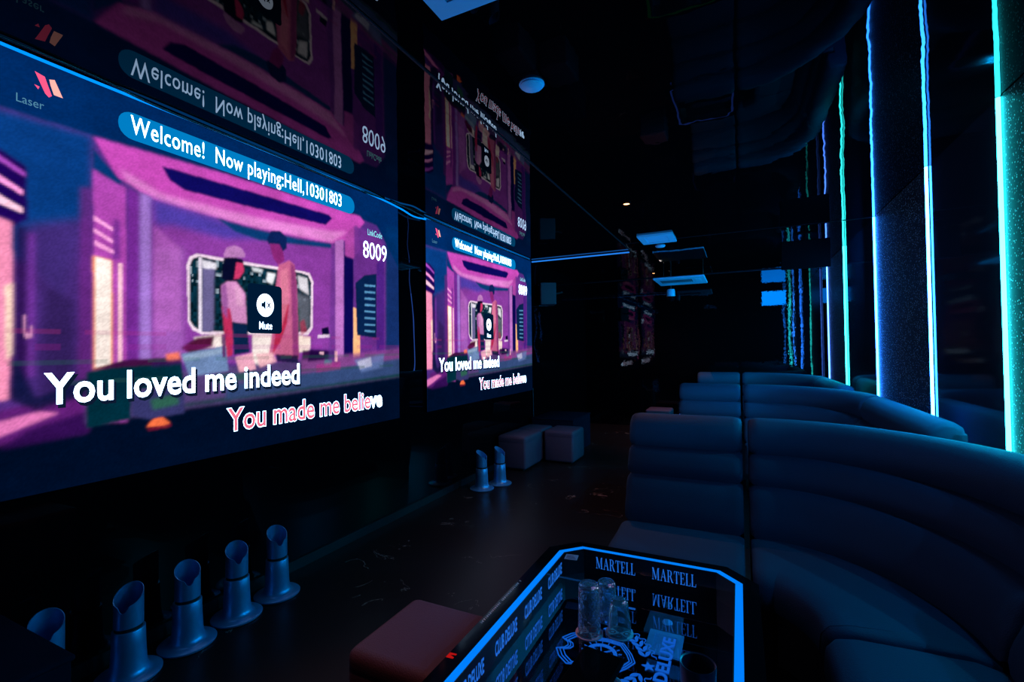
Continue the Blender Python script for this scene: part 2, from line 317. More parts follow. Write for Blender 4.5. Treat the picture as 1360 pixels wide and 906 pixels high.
PAINT=[
((0,22,50),0,1,[0.001,0.163,0.025,0.151,1.003,0.217,1.04,0.214,1.036,-0.169,0.001,-0.042]),
((98,58,142),2,1,[-0.002,0.86,0.023,0.86,0.139,0.863,0.391,0.879,0.792,0.882,0.892,0.876,1.008,0.696,1.003,0.206,0.025,0.151,0.001,0.147]),
((15,72,140),5,1,[-0.002,0.857,0.023,0.857,0.145,0.863,0.145,0.752,0.138,0.636,0.118,0.575,0.103,0.445,0.059,0.525,-0.001,0.544]),
((80,52,128),6,0.9,[0.055,0.61,0.145,0.658,0.146,0.178,0.051,0.194]),
((58,40,98),5,0.8,[0.078,0.477,0.117,0.446,0.117,0.192,0.07,0.199]),
((132,66,170),3,0.8,[0.055,0.593,0.066,0.596,0.067,0.268,0.056,0.269]),
((120,50,140),3,0.7,[0.127,0.726,0.145,0.733,0.146,0.15,0.123,0.154]),
((40,10,100),2,1,[-0.002,0.769,0.023,0.769,0.055,0.744,0.057,0.624,0.039,0.602,-0.001,0.608]),
((180,90,200),1.5,1,[-0.002,0.769,0.023,0.755,0.054,0.73,0.054,0.719,0.023,0.742,-0.002,0.753]),
((255,165,225),1.2,1,[-0.001,0.724,0.023,0.712,0.051,0.689,0.051,0.677,0.023,0.697,-0.001,0.708]),
((255,205,225),1.2,1,[-0.001,0.682,0.023,0.669,0.052,0.648,0.052,0.636,0.024,0.648,-0.001,0.659]),
((245,155,190),2,1,[-0.001,0.624,0.024,0.618,0.039,0.612,0.041,0.396,0.037,0.221,0.025,0.219,0.0,0.22]),
((255,225,205),2,1,[0.031,0.469,0.04,0.479,0.04,0.32,0.033,0.304]),
((45,15,80),4,0.9,[0.043,0.606,0.055,0.61,0.057,0.235,0.042,0.22]),
((110,42,130),3,1,[0.025,0.198,0.138,0.226,0.139,0.129,0.025,0.122,0.001,0.128]),
((232,135,195),2,1,[0.001,0.166,0.025,0.174,0.072,0.189,0.099,0.181,0.079,0.17,0.025,0.141,0.001,0.131]),
((55,20,90),3,0.9,[0.025,0.115,0.06,0.15,0.138,0.179,0.139,0.124,0.034,0.113]),
((205,88,190),2,1,[0.145,0.861,0.391,0.879,0.818,0.891,0.837,0.871,0.776,0.782,0.702,0.743,0.466,0.725,0.374,0.732,0.251,0.737,0.221,0.753,0.201,0.769,0.183,0.773]),
((235,150,220),4,0.9,[0.186,0.8,0.258,0.763,0.456,0.767,0.702,0.792,0.767,0.811,0.702,0.749,0.466,0.73,0.258,0.742,0.198,0.772]),
((22,18,105),1.5,1,[0.258,0.842,0.487,0.85,0.694,0.855,0.706,0.844,0.681,0.811,0.447,0.797,0.301,0.792,0.273,0.808]),
((10,65,125),1.5,1,[0.144,0.832,0.186,0.77,0.193,0.773,0.181,0.756,0.144,0.782]),
((185,85,185),2,1,[0.145,0.779,0.184,0.757,0.196,0.754,0.199,0.14,0.146,0.15]),
((110,50,150),3,0.8,[0.176,0.668,0.186,0.663,0.186,0.563,0.174,0.56]),
((255,175,230),1,1,[0.146,0.664,0.175,0.642,0.175,0.633,0.146,0.652]),
((255,175,230),1,1,[0.146,0.633,0.175,0.611,0.175,0.601,0.146,0.622]),
((255,175,230),1,1,[0.147,0.603,0.177,0.584,0.177,0.574,0.147,0.59]),
((255,165,110),2,1,[0.145,0.563,0.174,0.558,0.175,0.285,0.146,0.277]),
((255,240,232),1.2,1,[0.148,0.562,0.172,0.556,0.172,0.291,0.148,0.283]),
((130,55,160),2,1,[0.198,0.755,0.219,0.748,0.219,0.277,0.199,0.278]),
((255,205,220),1,1,[0.184,0.554,0.19,0.554,0.19,0.294,0.184,0.294]),
((172,132,212),3,1,[0.22,0.752,0.24,0.748,0.24,0.284,0.22,0.285]),
((150,74,170),3,1,[0.24,0.739,0.374,0.73,0.716,0.741,0.714,0.272,0.24,0.292]),
((85,75,178),6,0.9,[0.24,0.744,0.374,0.73,0.486,0.701,0.391,0.674,0.279,0.681,0.245,0.67]),
((18,72,128),2,1,[0.37,0.733,0.466,0.728,0.598,0.732,0.702,0.743,0.702,0.725,0.476,0.693,0.413,0.704]),
((170,110,190),5,0.7,[0.244,0.607,0.301,0.622,0.301,0.294,0.244,0.296]),
((245,222,238),0.8,1,[0.306,0.575,0.312,0.6,0.327,0.613,0.391,0.612,0.597,0.615,0.625,0.612,0.637,0.583,0.634,0.406,0.619,0.38,0.337,0.373,0.318,0.386,0.309,0.408]),
((14,55,72),0.8,1,[0.312,0.572,0.318,0.595,0.331,0.605,0.391,0.602,0.597,0.607,0.62,0.602,0.63,0.576,0.626,0.411,0.611,0.391,0.337,0.382,0.321,0.395,0.313,0.412]),
((120,112,158),2,1,[0.339,0.595,0.365,0.594,0.363,0.383,0.337,0.382]),
((235,225,240),0.8,1,[0.331,0.603,0.337,0.604,0.337,0.38,0.33,0.382]),
((240,235,245),1.5,1,[0.337,0.597,0.37,0.593,0.37,0.574,0.34,0.573]),
((220,225,230),1.5,0.9,[0.454,0.599,0.486,0.598,0.48,0.586,0.458,0.585]),
((235,235,240),1.5,1,[0.496,0.59,0.52,0.589,0.511,0.551,0.494,0.558]),
((225,220,228),2,1,[0.585,0.596,0.617,0.591,0.622,0.529,0.592,0.547]),
((112,115,128),4,0.8,[0.578,0.534,0.627,0.521,0.624,0.405,0.587,0.392]),
((30,85,70),3,0.7,[0.562,0.499,0.592,0.475,0.587,0.392,0.559,0.391]),
((255,240,235),1.5,1,[0.321,0.364,0.391,0.38,0.394,0.333,0.327,0.333]),
((255,240,235),1.5,1,[0.455,0.377,0.51,0.379,0.51,0.286,0.475,0.257,0.455,0.293]),
((255,235,225),1.5,1,[0.585,0.379,0.626,0.374,0.626,0.321,0.587,0.315]),
((120,60,150),3,1,[0.626,0.332,0.734,0.325,0.734,0.259,0.596,0.266]),
((95,30,70),2,1,[0.294,0.333,0.327,0.364,0.365,0.37,0.36,0.337,0.316,0.315]),
((14,18,52),1.2,1,[0.386,0.613,0.4,0.624,0.433,0.619,0.433,0.582,0.416,0.569,0.42,0.538,0.394,0.541,0.38,0.548]),
((192,135,192),1.2,1,[0.386,0.625,0.393,0.648,0.412,0.66,0.429,0.655,0.437,0.64,0.437,0.627,0.386,0.615]),
((205,66,115),1,1,[0.416,0.606,0.433,0.607,0.435,0.58,0.423,0.556,0.41,0.551]),
((214,150,200),1.5,1,[0.38,0.525,0.394,0.541,0.416,0.545,0.438,0.509,0.442,0.411,0.405,0.414,0.384,0.443]),
((200,58,105),1.2,1,[0.382,0.464,0.401,0.456,0.41,0.385,0.406,0.309,0.392,0.304,0.387,0.373]),
((18,48,88),1.2,1,[0.405,0.414,0.442,0.409,0.449,0.318,0.41,0.311]),
((20,44,100),1.2,1,[0.495,0.703,0.507,0.735,0.533,0.743,0.553,0.725,0.553,0.687,0.535,0.666,0.526,0.693,0.501,0.687]),
((150,52,132),1.2,1,[0.503,0.69,0.531,0.695,0.542,0.671,0.546,0.642,0.528,0.62,0.515,0.638,0.509,0.66]),
((206,112,152),1.5,1,[0.528,0.622,0.56,0.645,0.576,0.633,0.583,0.557,0.589,0.293,0.541,0.3,0.5,0.312,0.51,0.389,0.519,0.534]),
((190,40,80),1.5,0.9,[0.535,0.486,0.559,0.488,0.552,0.418,0.532,0.351,0.51,0.311,0.519,0.39]),
((196,128,204),1.5,1,[0.716,0.759,0.749,0.774,0.745,0.215,0.713,0.218]),
((20,15,92),1.2,1,[0.751,0.713,0.788,0.716,0.785,0.269,0.748,0.27]),
((185,85,175),2,1,[0.755,0.795,0.804,0.854,0.817,0.755,0.791,0.704,0.754,0.708]),
((120,60,150),3,0.9,[0.792,0.844,0.892,0.835,0.935,0.785,0.93,0.235,0.788,0.243]),
((255,192,142),1.2,1,[0.786,0.501,0.815,0.491,0.813,0.28,0.785,0.281]),
((14,44,88),1.2,1,[0.796,0.604,0.835,0.643,0.89,0.66,0.888,0.374,0.801,0.385]),
((105,165,205),0.7,0.9,[0.835,0.604,0.883,0.608,0.883,0.6,0.835,0.595]),
((105,165,205),0.7,0.9,[0.835,0.576,0.883,0.579,0.883,0.571,0.835,0.567]),
((105,165,205),0.7,0.9,[0.835,0.548,0.882,0.55,0.882,0.542,0.835,0.539]),
((105,165,205),0.7,0.9,[0.835,0.52,0.882,0.522,0.882,0.513,0.835,0.512]),
((105,165,205),0.7,0.9,[0.834,0.492,0.882,0.493,0.882,0.485,0.834,0.484]),
((105,165,205),0.7,0.9,[0.834,0.464,0.882,0.464,0.882,0.456,0.834,0.456]),
((105,165,205),0.7,0.9,[0.834,0.436,0.882,0.435,0.881,0.427,0.834,0.428]),
((105,165,205),0.7,0.9,[0.834,0.408,0.881,0.407,0.881,0.399,0.834,0.4]),
((90,45,140),2,1,[0.891,0.707,0.927,0.732,0.923,0.269,0.887,0.271]),
((0,58,112),4,0.9,[0.936,0.89,1.026,0.9,1.02,0.23,0.93,0.235]),
((60,20,70),2,0.9,[0.601,0.324,0.717,0.313,0.716,0.272,0.596,0.271]),
((95,75,128),3,1,[0.135,0.263,0.301,0.267,0.596,0.288,1.004,0.302,1.003,0.195,0.135,0.148]),
((20,70,72),3,1,[0.301,0.172,0.608,0.193,1.003,0.217,1.003,0.195,0.294,0.164]),
((62,84,128),3,1,[0.39,0.215,1.004,0.288,1.003,0.209,0.39,0.173]),
((150,80,150),3,0.7,[0.596,0.288,1.004,0.331,1.004,0.281,0.596,0.238]),
((0,58,74),1.5,1,[0.136,0.274,0.193,0.294,0.295,0.294,0.301,0.228,0.206,0.222,0.204,0.147,0.136,0.137]),
((80,26,80),1.5,1,[0.138,0.278,0.193,0.302,0.294,0.307,0.295,0.29,0.193,0.284]),
((240,130,110),2,1,[0.265,0.316,0.291,0.322,0.294,0.298,0.268,0.295]),
((118,142,182),1.5,1,[0.295,0.316,0.39,0.34,0.397,0.261,0.312,0.249]),
((160,180,205),2,0.8,[0.298,0.311,0.39,0.335,0.39,0.318,0.3,0.294]),
((242,112,70),2,1,[0.232,0.121,0.243,0.139,0.259,0.142,0.273,0.121,0.268,0.114]),
((110,130,180),3,0.8,[0.788,0.281,0.923,0.304,0.916,0.243,0.819,0.229]),
((250,190,200),2,0.8,[0.465,0.312,0.51,0.317,0.523,0.285,0.475,0.267]),
((60,150,150),2,0.6,[0.678,0.308,0.705,0.314,0.7,0.26,0.672,0.262]),
((160,95,165),2,0.9,[0.38,0.525,0.391,0.536,0.396,0.48,0.394,0.423,0.384,0.443]),
((235,180,215),2,0.7,[0.412,0.535,0.431,0.518,0.434,0.465,0.416,0.47]),
((150,66,128),2,0.9,[0.564,0.636,0.576,0.63,0.583,0.557,0.589,0.296,0.57,0.297]),
((226,140,165),2,0.7,[0.533,0.602,0.555,0.617,0.559,0.499,0.532,0.39]),
((12,30,70),1.5,0.9,[0.519,0.311,0.587,0.304,0.586,0.277,0.523,0.285]),
((100,40,110),1,0.9,[0.38,0.375,0.391,0.377,0.39,0.304,0.383,0.304]),
((16,14,60),1,1,[0.665,0.407,0.689,0.414,0.695,0.379,0.667,0.375]),
((235,215,235),1,0.9,[0.652,0.381,0.695,0.385,0.695,0.373,0.652,0.369]),
((40,12,72),2,0.9,[0.626,0.326,0.717,0.319,0.717,0.289,0.616,0.281]),
((250,200,215),1,0.8,[0.657,0.317,0.673,0.317,0.672,0.305,0.657,0.309]),
((248,190,200),1,0.9,[0.711,0.32,0.722,0.319,0.722,0.277,0.711,0.278]),
((235,170,205),1,0.8,[0.053,0.408,0.056,0.409,0.056,0.371,0.06,0.364,0.062,0.388,0.063,0.389,0.064,0.358,0.056,0.354,0.053,0.368]),
((18,30,72),3,0.9,[0.04,0.32,0.07,0.22,0.138,0.263,0.138,0.218,0.068,0.191,0.037,0.221]),
((66,66,118),2,1,[0.206,0.214,0.301,0.228,0.301,0.146,0.237,0.14,0.206,0.154]),
((56,118,88),2.5,0.8,[0.237,0.193,0.288,0.204,0.291,0.173,0.243,0.164]),
((245,125,80),1.2,1,[0.232,0.121,0.243,0.139,0.259,0.142,0.273,0.121,0.268,0.114]),
((120,25,60),1.2,0.9,[0.232,0.117,0.276,0.12,0.276,0.112,0.235,0.108]),
((36,100,86),2.5,0.7,[0.363,0.245,0.465,0.257,0.465,0.232,0.363,0.222]),
((170,60,140),2,0.7,[0.646,0.269,0.734,0.277,0.734,0.247,0.646,0.24]),
((230,225,240),2,0.5,[0.8,0.274,0.86,0.292,0.866,0.252,0.813,0.242]),
((190,50,90),2,0.6,[0.592,0.426,0.606,0.438,0.616,0.394,0.596,0.376]),
((255,190,205),1.4,0.8,[0.412,0.304,0.457,0.317,0.465,0.262,0.423,0.255]),
((60,30,100),2,0.6,[0.24,0.296,0.294,0.303,0.294,0.285,0.24,0.28]),
((110,62,150),3,0.6,[0.702,0.725,0.716,0.741,0.714,0.278,0.689,0.279]),
((200,120,205),3,0.5,[0.244,0.67,0.294,0.62,0.294,0.381,0.244,0.379])]
# ------------------------------------------------------------------ the room
XL, XR, YB, YF, ZC = -2.42, 1.12, -1.2, 8.0, 2.449
def slab(name, mat, *a):
    bm = bmesh.new(); box(bm, *a); return struct(name, bm, mat)
slab('floor', M['floor'], XL-.2, XR+.2, YB-.2, YF+.2, -.1, 0)
slab('ceiling', M['ceiling'], XL-.2, XR+.2, YB-.2, YF+.2, ZC, ZC+.1)
slab('wall_left', M['wall_black'], XL-.1, XL, YB-.1, YF+.1, 0, ZC)
slab('wall_right', M['wall_right'], XR, XR+.1, YB-.1, YF+.1, 0, ZC)
slab('wall_far', M['wall_far'], XL, XR, YF, YF+.1, 0, ZC)
slab('wall_back', M['soft_black'], XL, XR, YB-.1, YB, 0, ZC)
# glossy panel over the screens and the thin joints of the ceiling
slab('trim_1', M['ceil_panel'], XL, -1.137, YB, 5.60, ZC-.004, ZC)
bm = bmesh.new(); box(bm, -1.137, -1.129, YB, 5.62, ZC-.006, ZC); struct('trim_2', bm, M['trim'])
bm = bmesh.new(); box(bm, XL, XR, YF-.012, YF, ZC-.012, ZC); struct('trim_3', bm, M['trim'])
bm = bmesh.new(); box(bm, -1.137, XR, 5.21, 5.216, ZC-.004, ZC); struct('trim_4', bm, M['trim'])
bm = bmesh.new(); box(bm, XL, XL+.015, YB, YF, 0, .06); struct('baseboard_left', bm, M['soft_black'])

# ------------------------------------------------------------------ light tubes and glitter boards on the right wall
STRIPS = [(1.65, 'strip_near'), (2.952, 'strip_cyan'), (3.890, 'strip_blue'), (5.200, 'strip_deep'), (6.55, 'strip_teal'), (7.70, 'strip_violet')]  # first tube is out of view, added to light the booth from the right
SL = [None,
      'thick bright cyan vertical light tube nearest the camera on the right wall',
      'white-blue vertical light tube with a blue glow, second from the right edge',
      'blue vertical light tube on the left edge of the wide glitter board',
      'teal green vertical light tube ending on the back of the middle sofa row',
      'thin pale violet vertical light tube farthest away, near the end wall']
def light_tube(y, mat, label, k=1):
    t = thing('light_tube', label, 'light', (XR, y, 0), group='vertical light tubes on the right wall')
    bm = bmesh.new(); box(bm, -.003, 0, -.015, .015, .02, ZC-.002)
    done('channel', bm, M['trim'], t)
    bm = bmesh.new(); lathe(bm, [(.0098, .022), (.0098, ZC-.004)], 14, (-.0075, 0))
    done('glowing_tube', bm, M[mat], t, True, 40)
    for z in (1.25, 1.6, 2.0):  # added fill spots, on top of the tube's own glow
        ld = bpy.data.lights.new('added_tube_spot', 'SPOT'); ld.energy = TUBE_FILL_W*k/3; ld.color = {'strip_cyan': (0, .52, 1), 'strip_teal': (0, .7, .9)}.get(mat, (0, .42, 1))
        ld.spot_size = math.radians(165); ld.spot_blend = .6; ld.shadow_soft_size = 0
        lo = bpy.data.objects.new('added_tube_spot', ld); COL.objects.link(lo); lo.parent = t; lo.location = (-.03, 0, z); lo.rotation_euler = Vector((-1, 0, -.35)).to_track_quat('-Z', 'Y').to_euler()
for (y, mt), lb in zip(STRIPS, SL):
    if lb: light_tube(y, mt, lb)
    else: light_tube(y, mt, 'added unseen blue vertical light tube on the right wall beside the camera', .35)
def glitter(y0, y1, label):
    bm = bmesh.new(); box(bm, -.004, 0, y0+.02, y1-.02, .02, ZC-.005)
    o = done('glitter_board', bm, M['glitter']); o.location = (XR, 0, 0)
    tag(o, label, 'wall panel', 'glitter boards between light tubes')
glitter(1.65, 2.952, 'glitter board cut by the right edge, right of the cyan light tube')
glitter(3.890, 5.200, 'wide glitter board sparkling blue between two blue light tubes')
glitter(6.55, 7.70, 'distant glitter board between the teal and the violet light tube')

# ------------------------------------------------------------------ picture painted by code
def paint():
    sy = 262; sx = 360; k = 2; H, Wd = sy*k, sx*k
    px = Wd/545.0                                     # blur unit
    img = np.empty((H, Wd, 3)); img[:] = lin((0, 52, 108))
    X, Y = np.meshgrid((np.arange(Wd)+.5)/Wd, (np.arange(H)+.5)/H)
    rs = np.random.default_rng(5)
    for col, bl, al, fl in PAINT:
        P = np.array(fl).reshape(-1, 2); inside = np.zeros((H, Wd), bool)
        for (xa, ya), (xb, yb) in zip(P, np.roll(P, -1, 0)):
            if ya == yb: continue
            inside ^= ((ya > Y) != (yb > Y)) & (X < (xb-xa)*(Y-ya)/(yb-ya)+xa)
        mk = inside.astype(float)
        s = max(.5, bl*px*.62); r = int(s*2.5)+1
        g = np.exp(-.5*(np.arange(-r, r+1)/s)**2); g /= g.sum()
        for ax in (0, 1):
            pad = [(0, 0), (0, 0)]; pad[ax] = (r, r); q = np.pad(mk, pad, mode='edge'); a = np.zeros_like(mk)
            for i, w in enumerate(g):
                a += w*(q[i:i+H, :] if ax == 0 else q[:, i:i+Wd])
            mk = a
        if col == (14, 55, 72):                       # foliage and sky glints in the carriage window
            sp_ = np.repeat(np.repeat(rs.random((H//5+1, Wd//5+1)), 5, 0), 5, 1)[:H, :Wd]; sp2 = np.repeat(np.repeat(rs.random((H//12+1, Wd//12+1)), 12, 0), 12, 1)[:H, :Wd]
            img = img*(1-mk[..., None])+mk[..., None]*(np.array(lin(col))*(.35+1.2*sp_[..., None])+np.array((.30, .33, .36))*((sp_*sp2 > .62) & (Y > .5))[..., None])
            continue
        mk = (mk*min(al, 1))[..., None]
        img = img*(1-mk)+np.array(lin(col))*mk
    rng = np.random.default_rng(3)
    img = img.reshape(sy, k, sx, k, 3).mean((1, 3))
    def cloud(n_):
        g = rng.random((n_, n_)); yy = np.linspace(0, n_-1.001, sy); xx = np.linspace(0, n_-1.001, sx)
        yi, xi = yy.astype(int), xx.astype(int); fy, fx = (yy-yi)[:, None], (xx-xi)[None]
        return (g[yi][:, xi]*(1-fy)*(1-fx)+g[yi+1][:, xi]*fy*(1-fx)+g[yi][:, xi+1]*(1-fy)*fx+g[yi+1][:, xi+1]*fy*fx)-.5
    img *= 1+.22*cloud(9)[..., None]+.20*cloud(28)[..., None]+.14*cloud(80)[..., None]
    img *= 1+.22*(rng.random((sy, sx, 1))-.5)
    xs_ = np.linspace(0, 1, sx)[None, :, None]; zs_ = np.linspace(0, 1, sy)[:, None, None]
    for z_, a_, hue in ((.372, .2, (.5, .05, .25)), (.300, .22, (.02, .16, .10)), (.248, .40, (.03, .10, .10)), (.335, .2, (.35, .02, .3))):      # broken lines in the picture
        g = (abs(zs_-z_) < .006)*(rng.random((1, sx//12+1)).repeat(12, 1)[:, :sx, None] > .45)*a_
        img = img*(1-g)+np.array(hue)*g
    img = np.clip(img, 0, 1)**1.15*1.04
    return img
SW, SY0, SZ0, SZ1 = 2.265, .672, .777, 2.432
img = paint(); ny, nx = img.shape[:2]
ys, zs = np.meshgrid(np.linspace(0, SW, nx), np.linspace(SZ0, SZ1, ny))
co = np.stack([np.zeros_like(ys), ys, zs], -1).reshape(-1, 3)
idx = np.arange(nx*ny).reshape(ny, nx)
quads = np.stack([idx[:-1, :-1], idx[:-1, 1:], idx[1:, 1:], idx[1:, :-1]], -1).reshape(-1, 4)
pic = bpy.data.meshes.new('picture'); pic.from_pydata(co.tolist(), [], quads.tolist()); pic.update()
ca = pic.color_attributes.new('picture', 'FLOAT_COLOR', 'POINT')
ca.data.foreach_set('color', np.concatenate([img.reshape(-1, 3), np.ones((nx*ny, 1))], 1).astype(np.float32).ravel())

def screen(y0):
    t = thing('video_screen', 'large video screen nearest the camera on the left wall showing a karaoke film', 'screen', (-2.396, y0, 0), group='video screens on the left wall')
    bm = bmesh.new(); box(bm, -.022, -.001, -.004, SW+.004, SZ0-.004, SZ1+.003, .002, 1)
    done('cabinet', bm, M['black_plastic'], t)
    d = link('display', pic, M['picture'], t)
    def lay(h): return lambda a, b_, z: (h+z, a-SY0, b_)
    def flat(name, pts, mat, h, par=d):
        bm = bmesh.new(); prism(bm, pts, lay(h), .0006); return done(name, bm, mat, par)
    flat('banner', rrect(1.084, 2.47, 2.247, 2.367, .055), M['banner'], .001)
    SPACING[0] = 1.07; words('banner_text', 'Welcome!  Now playing:Hell,10301803', lay(.0022), 1.13, 2.351, 2.247, 2.357, M['txt_white'], d, .004); SPACING[0] = 1.0
    text('link_heading', 'LinkCode', lay(.002), 2.598, 2.75, 2.139, 2.184, M['txt_cyan'], d, .01)
    text('link_number', '8009', lay(.002), 2.552, 2.798, 1.97, 2.092, M['txt_white'], d, -.002)
    text('logo_text', 'Laser', lay(.002), .765, .843, 2.244, 2.276, M['txt_dim'], d)
    flat('logo_mark', [(.816, 2.383), (.845, 2.376), (.853, 2.35), (.866, 2.311), (.857, 2.301), (.846, 2.312)], M['logo_pink'], .001)
    flat('logo_mark', [(.858, 2.372), (.874, 2.378), (.899, 2.318), (.872, 2.318), (.862, 2.35)], M['logo_peach'], .001)
    flat('logo_mark', [(.815, 2.332), (.83, 2.33), (.826, 2.318)], M['logo_pink'], .001)
    # lyric lines: a dark or white edge behind, the letters in front
    b1 = (.846, 2.008, 1.107, 1.232)
    fit = words('lyric_word', 'You loved me indeed', lay(.0030), *b1, M['txt_white'], d, .020)
    words('lyric_shadow', 'You loved me indeed', lay(.0012), b1[0]+.008, b1[1]+.008, b1[2]-.012, b1[3]-.012, M['txt_shadow'], d, .04, fit)
    b2 = (1.557, 2.738, .886, 1.014)
    fit2 = words('lyric_word', 'You made me believe', lay(.0022), *b2, M['txt_white'], d, .034)
    words('lyric_progress', 'You made me believe', lay(.0034), *b2, M['txt_pink'], d, .015, fit2, 'You made me belie')
    # mute sign over the film
    mu = flat('mute_sign', rrect(1.677, 1.888, 1.407, 1.681, .022), M['mute'], .001)
    flat('mute_disc', [(1.782+.053*math.cos(2*PI*k/32), 1.566+.065*math.sin(2*PI*k/32)) for k in range(32)], M['mute_disc'], .002, mu)
    flat('mute_icon', [(1.757, 1.556), (1.768, 1.556), (1.782, 1.54), (1.782, 1.594), (1.768, 1.578), (1.757, 1.578)], M['mute'], .003, mu)
    text('mute_icon', 'x', lay(.0034), 1.790, 1.816, 1.553, 1.581, M['mute'], mu, .03)
    text('mute_text', 'Mute', lay(.0022), 1.744, 1.824, 1.430, 1.473, M['txt_white'], mu, .004)
    return t
s1 = screen(SY0)
dup(s1, (-2.396, 3.300, 0), label='smaller-looking video screen farther along the left wall, behind the first one')

# light tube and cables along the top of the screens
def cable(name, pts, r, mat, label, cat, group=None):
    P = [Vector(p) for p in pts]; out = []
    for i in range(len(P)-1):
        p0, p1, p2, p3 = P[max(i-1, 0)], P[i], P[i+1], P[min(i+2, len(P)-1)]
        for k in range(8):
            u = k/8; out.append(.5*((2*p1)+(p2-p0)*u+(2*p0-5*p1+4*p2-p3)*u*u+(3*p1-p0-3*p2+p3)*u**3))
    out.append(P[-1]); bm = bmesh.new(); tube(bm, out, r)
    return tag(done(name, bm, mat, None, True), label, cat, group)
cable('light_tube', [(-2.380, .2, 2.431), (-2.380, .6, 2.430), (-2.382, .9, 2.430), (-2.384, 1.25, 2.434), (-2.385, 1.6, 2.437), (-2.385, 2.6, 2.437), (-2.386, 2.94, 2.424), (-2.388, 3.12, 2.404), (-2.388, 3.28, 2.418), (-2.386, 3.5, 2.438), (-2.386, 5.5, 2.438)], .0062, M['cove'],
      'blue light tube running along the top edge of the left wall screens', 'light')
cable('cable', [(-2.365, .3, 2.441), (-2.345, .75, 2.438), (-2.358, 1.0, 2.441), (-2.370, 1.25, 2.430), (-2.370, 1.8, 2.432), (-2.370, 2.45, 2.428), (-2.370, 2.75, 2.440)], .0062, M['cable'],
      'black cable sagging along the top of the nearest video screen', 'cable')
cable('cable', [(-2.370, 2.82, 2.440), (-2.371, 2.98, 2.443), (-2.371, 3.15, 2.436), (-2.372, 3.29, 2.430), (-2.372, 3.6, 2.431), (-2.372, 4.6, 2.430), (-2.372, 5.5, 2.431)], .0062, M['cable'],
      'black cable crossing the gap between the two video screens', 'cable')
t = thing('light_bar', 'pale blue light bar under the ceiling at the far end of the screen wall', 'light', (0, 5.60, ZC))
bm = bmesh.new(); box(bm, -2.40, -1.137, -.012, .016, -.014, -.004); done('channel', bm, M['trim'], t)
bm = bmesh.new(); box(bm, -2.395, -1.145, -.016, .010, -.026, -.014, .003); done('glowing_bar', bm, M['beam'], t)
cable('cable', [(-2.405, 5.60, .80), (-2.404, 5.602, .6), (-2.402, 5.60, .45), (-2.40, 5.61, .30), (-2.40, 5.60, .02)], .005, M['grey_metal'], 'thin grey cable hanging down the wall below the far screen', 'cable')

# ------------------------------------------------------------------ sofas
def bez(p0, p1, p2, p3, n_):
    out = []
    for i in range(n_+1):
        t_ = i/n_; s = 1-t_
        out.append((s**3*p0[0]+3*s*s*t_*p1[0]+3*s*t_*t_*p2[0]+t_**3*p3[0], s**3*p0[1]+3*s*s*t_*p1[1]+3*s*t_*t_*p2[1]+t_**3*p3[1]))
    return out
def with_normals(P):
    out = []
    for i, p in enumerate(P):
        a, b_ = P[max(i-1, 0)], P[min(i+1, len(P)-1)]
        dx, dy = b_[0]-a[0], b_[1]-a[1]; L = math.hypot(dx, dy)
        out.append((p[0], p[1], -dy/L, dx/L))
    return out
def ends(P, e=(.004, .018, .045)):
    """insert close rings near both ends so the cushion can round off"""
    def lerp(a, b_, d):
        L = math.dist(a, b_); return (a[0]+(b_[0]-a[0])*d/L, a[1]+(b_[1]-a[1])*d/L)
    A, B = P[0], P[-1]
    return [A]+[lerp(A, P[1], d) for d in e]+P[1:-1]+[lerp(B, P[-2], d) for d in e[::-1]]+[B]
def sweep(name, path, prof, mat, parent, soft=.035, e=(.004, .018, .045)):
    Q = with_normals(ends(path, e)); nq = len(Q); bm = bmesh.new()
    cd_ = sum(p[0] for p in prof)/len(prof); cz = sum(p[1] for p in prof)/len(prof)
    ins = {0: soft, 1: soft*.62, 2: soft*.2, nq-1: soft, nq-2: soft*.62, nq-3: soft*.2}
    rings = []
    for i, (x, y, nx_, ny_) in enumerate(Q):
        s = ins.get(i, 0); ring = []
        for d, z in prof:
            L = math.hypot(d-cd_, z-cz); k = max(.2, 1-s/max(L, 1e-4)) if s else 1
            d2, z2 = cd_+(d-cd_)*k, cz+(z-cz)*k
            ring.append(bm.verts.new((x+nx_*d2, y+ny_*d2, z2)))
        rings.append(ring)
    m_ = len(prof)
    for A, B in zip(rings, rings[1:]):
        for k in range(m_): bm.faces.new((A[k], A[(k+1) % m_], B[(k+1) % m_], B[k]))
    bm.faces.new(rings[0][::-1]); bm.faces.new(rings[-1])
    return done(name, bm, mat, parent, True, 60)
def pillow(d0, z0, d1, z1, front, thick, r=.03, n_=8):
    """bolster profile: chord (d0,z0)-(d1,z1) bulging to the front, thickness behind"""
    P = []
    L = math.hypot(d1-d0, z1-z0); tx, tz = (d1-d0)/L, (z1-z0)/L; nx_, nz = -tz, tx
    for i in range(n_+1):
        u = -1+2*i/n_; f = (1-abs(u)**3.2)
        q = (u+1)/2*L; P.append((d0+tx*q+nx_*front*f, z0+tz*q+nz*front*f))
    P += [(d1+thick*.55, z1-.004), (d1+thick, z1-.03), (d0+thick, z0+.02), (d0+thick*.5, z0)]
    return P
